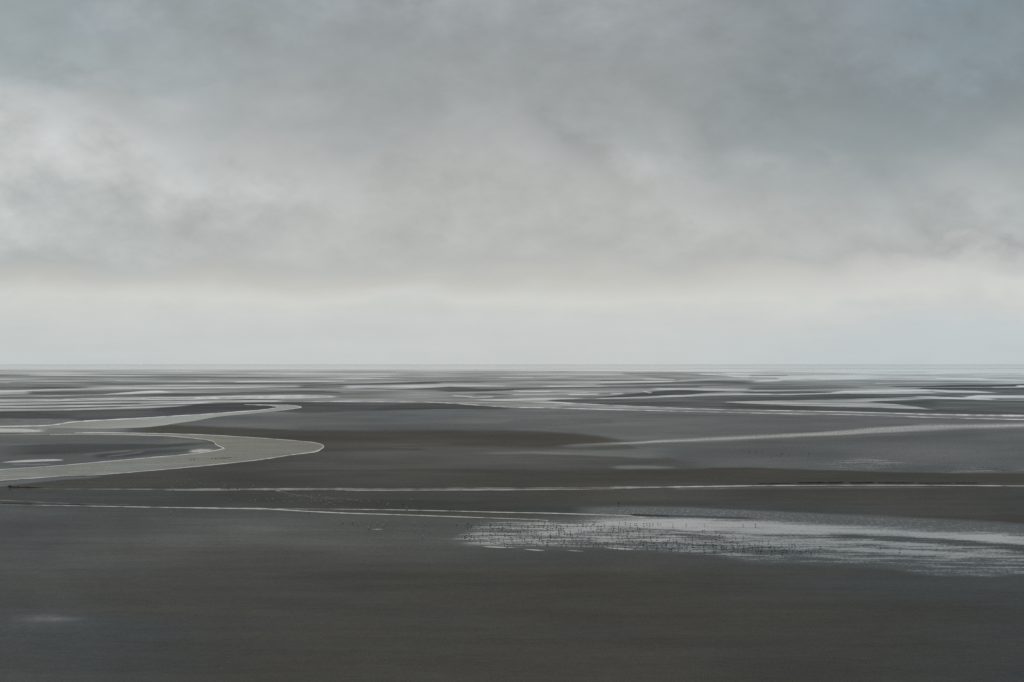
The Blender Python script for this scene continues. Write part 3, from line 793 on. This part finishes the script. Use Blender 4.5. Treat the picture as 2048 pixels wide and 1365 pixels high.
def cut_bank(pts, height):
    """A low step where the gully has cut the mud: an upright ragged face, its top falling back to the flat."""
    a = smooth(pts, 14)
    n = len(a)
    h = height * np.interp(np.arange(n) / (n - 1), [0, 0.06, 0.9, 1], [0.05, 1, 0.9, 0.05]) * (0.45 + 1.1 * fbm(a[:, 0] / 7.0, a[:, 1], 3))
    bm = bmesh.new()
    rowsv = []
    for i in range(n):
        x, y, _ = ground(a[i, 0], a[i, 1])
        jit = 0.5 * (vnoise(a[i, 0] / 3.0, 9.0) - 0.5)
        rowsv.append([bm.verts.new((x, y + jit - 0.12, -0.02)), bm.verts.new((x, y + jit, h[i] * 0.55)), bm.verts.new((x, y + jit + 0.10, h[i])),
                      bm.verts.new((x, y + jit + 2.2, h[i] * 0.75)), bm.verts.new((x, y + 9.0 + jit, -0.02))])
    for i in range(n - 1):
        for j in range(4):
            bm.faces.new((rowsv[i][j], rowsv[i + 1][j], rowsv[i + 1][j + 1], rowsv[i][j + 1]))
    me = bpy.data.meshes.new('mud_bank')
    bm.to_mesh(me)
    bm.free()
    me.materials.append(BANK)
    return tag(link('mud_bank', me), kind='structure')


for pts, hh in (([(1515, 967.8), (1560, 967.4), (1590, 967)], 0.18), ([(1594, 966.8), (1640, 966.4), (1692, 966)], 0.30), ([(1700, 966.6), (1730, 966.2), (1750, 965.8)], 0.28),
                ([(1754, 966.4), (1800, 966.6), (1830, 966.8)], 0.22), ([(1835, 967), (1880, 967), (1905, 966.6)], 0.20), ([(1910, 966.8), (1940, 966.8), (1958, 966.4)], 0.2),
                ([(0, 1008.8), (30, 1009), (62, 1009.6)], 0.10), ([(130, 1010.6), (145, 1010.8), (168, 1011.2)], 0.08), ([(1262, 1031), (1300, 1032.4), (1340, 1033.6)], 0.10)):
    cut_bank(pts, hh)

# ------------------------------------------------------------------ birds
def bird_mesh(name, joints, edges, mats, rule, root=0):
    """Grow one continuous body from a posed skeleton."""
    me = bpy.data.meshes.new(name + '_bones')
    me.from_pydata([j[:3] for j in joints], edges, [])
    o = bpy.data.objects.new(name + '_bones', me)
    COL.objects.link(o)
    sk = o.modifiers.new('skin', 'SKIN')
    sk.use_smooth_shade = True
    if not me.skin_vertices:
        bpy.context.view_layer.update()
    layer = me.skin_vertices[0] if me.skin_vertices else None
    for i, j in enumerate(joints):
        r = j[3] if isinstance(j[3], tuple) else (j[3], j[3])
        layer.data[i].radius = r
        layer.data[i].use_root = (i == root)
    ss = o.modifiers.new('round', 'SUBSURF')
    ss.levels = ss.render_levels = 1
    dg = bpy.context.evaluated_depsgraph_get()
    out = bpy.data.meshes.new_from_object(o.evaluated_get(dg))
    out.name = name
    out.materials.clear()
    for m in mats:
        out.materials.append(m)
    for p in out.polygons:
        p.material_index = rule(p.center, p.normal)
        p.use_smooth = True
    bpy.data.objects.remove(o)
    bpy.data.meshes.remove(me)
    return out


def pose(kind):
    """Joints (x, y, z, radius): bird looks along +x, about 0.42 m long."""
    leg = 0.15
    bz = leg + 0.075
    if kind == 'stand':
        nk, hd, bk = (0.155, 0, bz + 0.075), (0.175, 0, bz + 0.125), (0.245, 0, bz + 0.118)
    elif kind == 'feed':
        nk, hd, bk = (0.185, 0, bz - 0.015), (0.225, 0, bz - 0.085), (0.255, 0, bz - 0.155)
    elif kind == 'rest':
        nk, hd, bk = (0.135, 0, bz + 0.05), (0.15, 0, bz + 0.085), (0.215, 0, bz + 0.075)
    else:   # alert
        nk, hd, bk = (0.14, 0, bz + 0.11), (0.155, 0, bz + 0.175), (0.225, 0, bz + 0.165)
    st = 0.05 if kind == 'walk' else 0.0
    J = [(0.0, 0, bz, (0.078, 0.072)), (0.10, 0, bz + 0.012, (0.07, 0.068)), (*nk, 0.042), (*hd, 0.04), (0.5 * (hd[0] + bk[0]) + 0.012, 0, 0.5 * (hd[2] + bk[2]), 0.014), (*bk, 0.006),
         (-0.10, 0, bz + 0.005, (0.055, 0.045)), (-0.19, 0, bz + 0.004, (0.032, 0.02)), (-0.25, 0, bz, (0.02, 0.008)),
         (0.02, 0.032, leg - 0.01, 0.016), (0.022 + st, 0.034, leg * 0.5, 0.007), (0.02 + st, 0.034, 0.008, 0.008), (0.06 + st, 0.036, 0.006, 0.006),
         (0.02, -0.032, leg - 0.01, 0.016), (0.022 - st, -0.034, leg * 0.5, 0.007), (0.02 - st, -0.034, 0.008, 0.008), (0.06 - st, -0.036, 0.006, 0.006)]
    E = [(0, 1), (1, 2), (2, 3), (3, 4), (4, 5), (0, 6), (6, 7), (7, 8), (0, 9), (9, 10), (10, 11), (11, 12), (0, 13), (13, 14), (14, 15), (15, 16)]
    return J, E, bz


def float_pose():
    J = [(0.0, 0, 0.03, (0.10, 0.075)), (0.13, 0, 0.04, (0.075, 0.065)), (0.19, 0, 0.12, 0.036), (0.21, 0, 0.175, 0.042), (0.255, 0, 0.168, 0.018), (0.29, 0, 0.16, 0.01), (-0.13, 0, 0.045, (0.075, 0.055)), (-0.24, 0, 0.075, (0.03, 0.015))]
    return J, [(0, 1), (1, 2), (2, 3), (3, 4), (4, 5), (0, 6), (6, 7)], 0.06


white = principled('white_plumage', (0.80, 0.79, 0.77), 0.7, 0.2)[0]
grey = principled('grey_mantle', (0.42, 0.43, 0.44), 0.7, 0.2)[0]
black = principled('black_wingtip', (0.025, 0.025, 0.027), 0.6, 0.25)[0]
bill = principled('orange_bill', (0.45, 0.20, 0.05), 0.5, 0.4)[0]
darkb = principled('dark_plumage', (0.052, 0.048, 0.043), 0.7, 0.2)[0]
pale = principled('pale_belly', (0.20, 0.18, 0.155), 0.7, 0.2)[0]
for m_, s_ in ((white, 0.25), (grey, 0.3), (darkb, 0.5), (pale, 0.3)):
    n_ = NB(m_.node_tree)
    p_ = m_.node_tree.nodes['Principled BSDF']
    c_ = tuple(p_.inputs['Base Color'].default_value)
    lo = tuple(x * (1 - s_) for x in c_[:3]) + (1,)
    n_.put(p_.inputs['Base Color'], n_.mixc(n_.noise(n_.new('ShaderNodeTexCoord').outputs['Object'], 30.0, 3.0), lo, c_))

GULLS, WADERS = [], []
for k_ in ('stand', 'rest', 'walk', 'alert', 'feed'):
    J, E, bz = pose(k_)
    hx = J[3][0] - 0.04

    def gull_rule(c, n, bz=bz, J=J):
        if c.z < 0.125 and c.x < 0.15 and abs(c.y) > 0.01 and J[5][2] > 0.12:
            return 3
        if c.x > J[3][0] + 0.035:
            return 3
        if c.x < -0.15:
            return 2
        if n.z > 0.05 and c.z > bz - 0.01 and c.x < 0.105:
            return 1
        return 0

    def wader_rule(c, n, bz=bz):
        return 1 if (n.z < -0.45 and -0.12 < c.x < 0.10 and c.z > 0.13) else 0

    if k_ != 'feed':
        GULLS.append(bird_mesh('gull', J, E, [white, grey, black, bill], gull_rule))
    WADERS.append(bird_mesh('wading_bird', J, E, [darkb, pale], wader_rule))
J, E, bz = float_pose()
DUCK = bird_mesh('duck', J, E, [darkb, pale], lambda c, n: 1 if (-0.1 < c.x < 0.1 and abs(n.y) > 0.75) else 0)


def put_bird(name, mesh, u, v, size, label, cat, group, z=0.004, rz=None):
    o = link(name, mesh)
    x, y, _ = ground(u, v)
    o.location = (x, y, z)
    o.rotation_euler = (0, 0, rz if rz is not None else random.choice((0, math.pi)) + random.gauss(0, 0.7))
    o.scale = (size,) * 3
    return tag(o, label, cat, group)


Z4 = """105,420 305,380 285,400 345,440 290,475 485,400 665,425 950,400 985,430 705,480 800,485 862,475 540,500 535,570 660,545 740,575 195,600 195,630 235,620 265,605 245,645 315,585 350,605 405,620 390,640 320,665 465,645 475,605 540,670 500,680 570,675 610,670 605,590 640,605 690,605 735,645 790,650 805,662 670,680 710,675 735,700 750,690 880,675 900,590 965,605 990,605 1000,640 1020,665 845,720 895,735 940,760 1130,560 1180,460 1275,460 1110,535 1155,540 1210,505 1090,590 1150,630 1225,640 1180,660 1215,670 1245,675 1275,695 1335,695 1360,670 1280,550 1340,535 1385,550 1415,548 1350,600 1385,625 1430,610 1440,585 1495,580 1470,640 1465,660 1500,665 1525,690 1415,740 1345,385 1450,350 1550,400 1525,440 1380,430 1450,435 1655,410 1690,390 1580,490 1600,470 1600,515 1645,490 1680,490 1745,480 1780,490 1820,470 1815,492 1855,490 1780,515 1785,540 1790,575 1820,520 1740,570 1650,565 1650,610 1640,640 1600,680 1620,692 1590,725 1605,750 1690,690 1715,650 1745,650 1775,705 1825,645 1860,690 1880,680 1880,555 1870,540 1920,570 1970,540 1975,570 1965,605 2005,600 1995,650 2015,645 1830,750 1905,755 2000,725 1920,435 1750,430 1785,410"""
Z5 = """40,420 115,410 135,425 200,415 180,435 260,460 295,385 320,385 365,460 390,465 430,460 485,430 100,510 150,540 60,510 300,525 350,510 415,505 440,520 390,550 40,580 15,640 105,640 215,660 245,655 265,680 235,705 185,710 330,685 355,670 30,730 100,735 95,770 195,770 300,775 340,735 380,760 455,770 490,715 535,730 610,785 690,790 815,800 825,770 590,590 610,615 515,580 555,490 595,460 620,430 635,490 615,520 640,460 710,450 715,470 750,480 745,500 720,530 795,520 860,530 875,545 860,590 690,605 720,610 775,620 830,610 855,620 915,610 950,620 890,650 1015,615 1045,610 1130,615 730,385 830,390 905,410 980,410 1010,410 1125,415 1180,405 1225,415 1275,410 1360,400 1400,405 900,480 955,520 1025,465 1060,495 1050,555 1130,560 1225,520 1240,625 1345,645 1425,570 1550,650 1600,425 1610,475 1825,420 1870,610 1920,620 1925,650 1810,660 2035,610 680,700 730,700 795,715 940,690 960,710 1010,755 1040,720 1065,730 1085,690 1110,745 1125,715 1165,705 1180,795 1240,770 1250,695 1290,735 1325,720 1350,760 1330,820 1420,760 1440,700 1455,730 1480,720 1500,740 1495,765 1515,690 1550,830 1580,830 1600,760 1615,690 1655,690 1670,705 1680,760 1710,740 1690,850 1700,770 1760,780 1800,740 1830,790 1830,840 1860,730 1865,860 1890,860 1930,720 1920,760 1935,795 2000,735 2040,775 1795,845"""
Z6 = """70,420 710,425 910,425 45,525 70,525 265,535 110,590 150,600 320,605 375,615 540,600 585,630 710,625 195,675 250,670 270,665 390,690 490,710 530,690 105,715 85,735 55,765 205,755 235,770 265,775 160,770 345,800 375,810 360,770 405,780 435,795 525,760 560,805 545,825 515,870 615,745 650,755 720,745 715,775 795,735 820,760 900,750 940,765 965,720 1025,700 1120,705 855,800 795,815 910,825 960,825 710,825 735,850 700,860 620,850 60,850 80,885 215,840 235,870 265,865 1015,795 935,875 1010,870 990,860 1130,800 1155,775 1175,830 1180,875 1210,820 1235,830 1265,825 1295,875 1330,840 1335,890 1350,895 1335,740 1390,840 1360,845 1430,860 1420,850 1460,740 1510,755 1545,740 1560,765 1470,830 1520,845 1590,850 1640,870 1670,875 1740,835 1735,865 1775,820 1820,895 1945,830 1950,880 1975,785 1880,885"""
Z7 = "190,550 570,500 770,530"
G3 = """40,235 225,255 805,250 645,310 420,350 1485,310 550,375 575,378 645,380 765,370 800,380 835,365 845,405 860,345 940,375 955,360 1020,350 1020,385 1050,395 1130,345 1020,415 1125,425 1245,395 0,437 65,430 65,452 237,417 315,415 465,447 575,455 680,440 705,425 830,440 883,440 962,435 1045,440 1085,462 1113,463 1040,483 1160,487 1160,448 1210,448 1255,450 1350,425 1445,430 1470,435 1525,447 1622,440 1745,450 1875,490"""
G3B = "1270,722 1405,720 1485,755 1750,730 1870,710 1865,740 1830,770 1795,780 1710,785 1625,800"
G2 = """548,716 530,835 180,835 620,852 310,890 92,877 295,928 315,947 485,882 615,902 680,883 750,905 1005,925 1035,915 1025,890 1410,910 430,905 415,890 370,860"""
G2B = "285,1280 335,1220"
G1 = "615,850 745,862 830,868 1110,868 1215,868 1270,868 1740,910 1785,915 1855,908 1980,913 1480,893"
GB = "105,250 160,250 400,338 467,297 527,298 578,292 590,263 520,260 615,305 570,337 770,265 838,255 855,273 905,262"
DK = "850,530 895,530 915,530 945,528 970,526 1000,522 1025,525 1050,522 1075,522 1095,520"
DK2 = "550,548 600,548"
FR = "440,603 478,605 518,603 570,625 597,620 625,620 635,610 673,617 788,610"


def tr(s, u0, v0, k):
    return [(u0 + float(a.split(',')[0]) / k, v0 + float(a.split(',')[1]) / k) for a in s.split()]


flock = tr(Z4, 900, 1000, 8.192) + tr(Z5, 1150, 1000, 8.192) + tr(Z6, 1400, 1000, 8.192) + tr(Z7, 1650, 1000, 5.146)
flock.sort(key=lambda p: -p[1])
single, rest = flock[:300], flock[300:]
for i, (u, v) in enumerate(single):
    part = ('thin left fringe' if u < 1010 else 'crowded left half' if u < 1150 else 'middle' if u < 1270 else 'right of the middle' if u < 1400 else 'trailing right end' if u < 1655 else '')
    mid = np.interp(u, [920, 1150, 1400, 1660], [1072, 1072, 1082, 1098])
    if not part:
        lab = 'small dark wading bird standing far right, well apart from the flock'
    else:
        where = 'on its far side' if v < mid - 10 else 'along its near edge' if v > mid + 9 else 'deep inside it'
        lab = 'small dark wading bird in the %s of the flock, %s' % (part, where) if part != 'right of the middle' else 'small dark wading bird just right of the middle of the flock, %s' % where
    grp = lab.replace('small dark wading bird ', '')
    wh = random.random()
    if u < 1010 and wh < 0.28:
        put_bird('gull', random.choice(GULLS[:3]), u, v, random.uniform(0.9, 1.1), 'pale gull mixed into the left fringe of the dark flock', 'bird', 'gulls in the fringe of the flock')
    else:
        put_bird('wading_bird', random.choice(WADERS), u, v, random.uniform(0.85, 1.2), lab, 'bird', 'birds of the flock, ' + grp)
# the farthest of the flock, past three hundred
bmr = bmesh.new()
from mathutils import Matrix
for u, v in rest:
    x, y, _ = ground(u, v)
    src = random.choice(WADERS)
    k0 = len(bmr.verts)
    bmr.from_mesh(src)
    bmr.verts.ensure_lookup_table()
    M = Matrix.Translation((x, y, 0.004)) @ Matrix.Rotation(random.uniform(0, 6.28), 4, 'Z') @ Matrix.Scale(random.uniform(1.0, 1.3), 4)
    bmesh.ops.transform(bmr, matrix=M, verts=bmr.verts[k0:])
me = bpy.data.meshes.new('distant_flock')
bmr.to_mesh(me)
bmr.free()
me.materials.append(darkb)
me.materials.append(pale)
tag(link('distant_flock', me), 'farther dark birds scattered along the upper edge of the flock', 'flock', kind='stuff')

for u, v in tr(G3, 500, 940, 6.827):
    sec = 'at the left of the scattered group' if u < 580 else 'in the left part of the scattered group' if u < 618 else 'in the dense middle of the scattered group' if u < 672 else 'at the right of the scattered group'
    row = ', nearer the straight gully' if v < 998.5 else ', nearer the narrow gully'
    put_bird('gull', random.choice(GULLS), u, v, random.uniform(1.2, 1.5), 'pale gull ' + sec.replace(' scattered', '') + ' on bare mud' + row, 'bird', 'gulls between the gullies ' + sec + row)
for pts, lab, grp in (
                      (tr(G3B, 500, 940, 6.827), 'pale gull in the loose curve beside the tiny dim pool', 'gulls by the tiny pool'),
                      (tr(G2, 300, 840, 6.827), 'pale gull on the mud just beyond the straight gully, below the wide bend', 'gulls beyond the straight gully'),
                      (tr(G1, 0, 840, 6.827), 'pale gull at far left between the wide bend and the straight gully', 'gulls at far left'),
                      (tr(GB, 650, 960, 2.926), 'pale gull on dull wet mud left of the flock, under the narrow gully', 'gulls left of the flock')):
    for u, v in pts:
        put_bird('gull', random.choice(GULLS), u, v, random.uniform(1.2, 1.5), lab, 'bird', grp)
for u, v, lab in ((341.7, 1027.5, 'lone pale gull on empty mud below the narrow gully'), (349, 1018.7, 'lone gull standing at the near edge of the narrow gully'),
                  (462, 1002.3, 'leftmost gull of the loose row on mud above the narrow gully'), (501, 1003.7, 'second gull of the loose row on mud above the narrow gully'),
                  (774.7, 1011, 'pale gull right of the gull group, just above the forked gully'), (822.6, 1001.4, 'rightmost pale gull between the two gullies'),
                  (814, 1018, 'gull standing in the upper fork of the narrow gully'), (1038.6, 1030, 'left gull of a pair between the two forks of the gully'), (1062, 1030, 'right gull of a pair between the two forks of the gully'),
                  (1038.5, 1037.5, 'gull standing at the lower fork of the narrow gully'), (168.5, 889.5, 'solitary gull on the bar inside the wide bend')):
    put_bird('gull', random.choice(GULLS), u, v, random.uniform(1.3, 1.5), lab, 'bird', None)
for u, v, s_, lab in ((442.5, 980.2, 1.5, 'left of three dark birds standing in the straight gully'), (457, 980, 1.9, 'middle and largest of three dark birds standing in the straight gully'), (475, 980.2, 1.6, 'right of three dark birds standing in the straight gully'),
                      (1237.3, 1009.6, 1.9, 'lone dark bird on the mud beyond the flock'), (805.5, 1011.7, 1.3, 'dark bird just above the upper fork of the narrow gully'), (899.5, 1021.5, 1.4, 'dark bird at the upper fork, left of the flock'),
                      (618.4, 1023, 1.7, 'dark bird standing in the bright gully just right of its fork')):
    put_bird('wading_bird', WADERS[0], u, v, s_, lab, 'bird', None, z=0.01)
for u, v in tr(DK, 300, 840, 6.827):
    put_bird('duck', DUCK, u, v, random.uniform(1.2, 1.5), 'dark duck in the row floating on the wide bend', 'duck', 'row of ducks on the wide bend', z=0.01)
for (u, v), lab in zip(tr(DK2, 300, 840, 6.827), ('left duck of the pair trailing the row on the wide bend', 'right duck of the pair trailing the row on the wide bend')):
    put_bird('duck', DUCK, u, v, 1.4, lab, 'duck', None, z=0.01)
for u, v in tr(FR, 1348, 700, 2.926):
    put_bird('wading_bird', random.choice(WADERS), u, v, 1.4, 'tiny dark bird on the grey wet flat at upper right', 'bird', 'birds on the far grey flat')

# ------------------------------------------------------------------ stranded tree
WOOD, nw, pw = principled('wet_driftwood', (0.02, 0.018, 0.016), 0.8, 0.2)
nw.put(pw.inputs['Base Color'], nw.mixc(nw.noise(nw.mapping(nw.new('ShaderNodeTexCoord').outputs['Object'], scale=(0.6, 6, 6)), 3.0, 4.0), (0.012, 0.011, 0.010, 1), (0.04, 0.035, 0.03, 1)))


def limb(name, pts, parent):
    bm = bmesh.new()
    rings = []
    n = 8
    for i, (x, y, z, r) in enumerate(pts):
        p = Vector((x, y, z))
        q = Vector(pts[min(i + 1, len(pts) - 1)][:3]) - Vector(pts[max(i - 1, 0)][:3])
        rot = q.to_track_quat('Z', 'Y')
        rings.append([bm.verts.new(p + rot @ Vector((math.cos(t * 6.2832 / n) * r * random.uniform(0.8, 1.2), math.sin(t * 6.2832 / n) * r * random.uniform(0.8, 1.2), 0))) for t in range(n)])
    for a_, c_ in zip(rings, rings[1:]):
        for t in range(n):
            bm.faces.new((a_[t], a_[(t + 1) % n], c_[(t + 1) % n], c_[t]))
    bm.faces.new(rings[0][::-1])
    bm.faces.new(rings[-1])
    me = bpy.data.meshes.new(name)
    bm.to_mesh(me)
    bm.free()
    me.materials.append(WOOD)
    for p in me.polygons:
        p.use_smooth = True
    o = link(name, me, parent)
    return o


tree = bpy.data.objects.new('driftwood_tree', None)
COL.objects.link(tree)
tree.location = ground(22, 976.2)
tag(tree, 'black stranded tree trunk with root clump lying at far left above the straight gully', 'driftwood')
limb('trunk', [(-0.3, 0, 0.30, 0.17), (1.0, 0.3, 0.22, 0.15), (3.0, 0.8, 0.17, 0.13), (5.5, 1.0, 0.14, 0.11), (8.0, 0.6, 0.10, 0.08), (10.4, -0.6, 0.04, 0.03)], tree)
for k_, (ex, ey, ez) in enumerate(((-0.75, -0.5, 0.95), (-0.2, 0.4, 1.0), (-1.0, 0.3, 0.45), (-0.55, -0.6, 0.05), (-0.1, -0.9, 0.1), (-1.3, -0.3, 0.15))):
    limb('root', [(-0.15, 0, 0.38, 0.14), (ex * 0.55, ey * 0.5, 0.38 + (ez - 0.38) * 0.55, 0.10), (ex, ey, ez, 0.03)], tree)
limb('branch', [(2.0, 0.5, 0.3, 0.09), (2.5, -0.3, 0.5, 0.06), (2.9, -0.8, 0.55, 0.02)], tree)
limb('branch', [(4.5, 0.9, 0.3, 0.07), (5.3, 1.4, 0.42, 0.05), (6.2, 1.7, 0.3, 0.02)], tree)
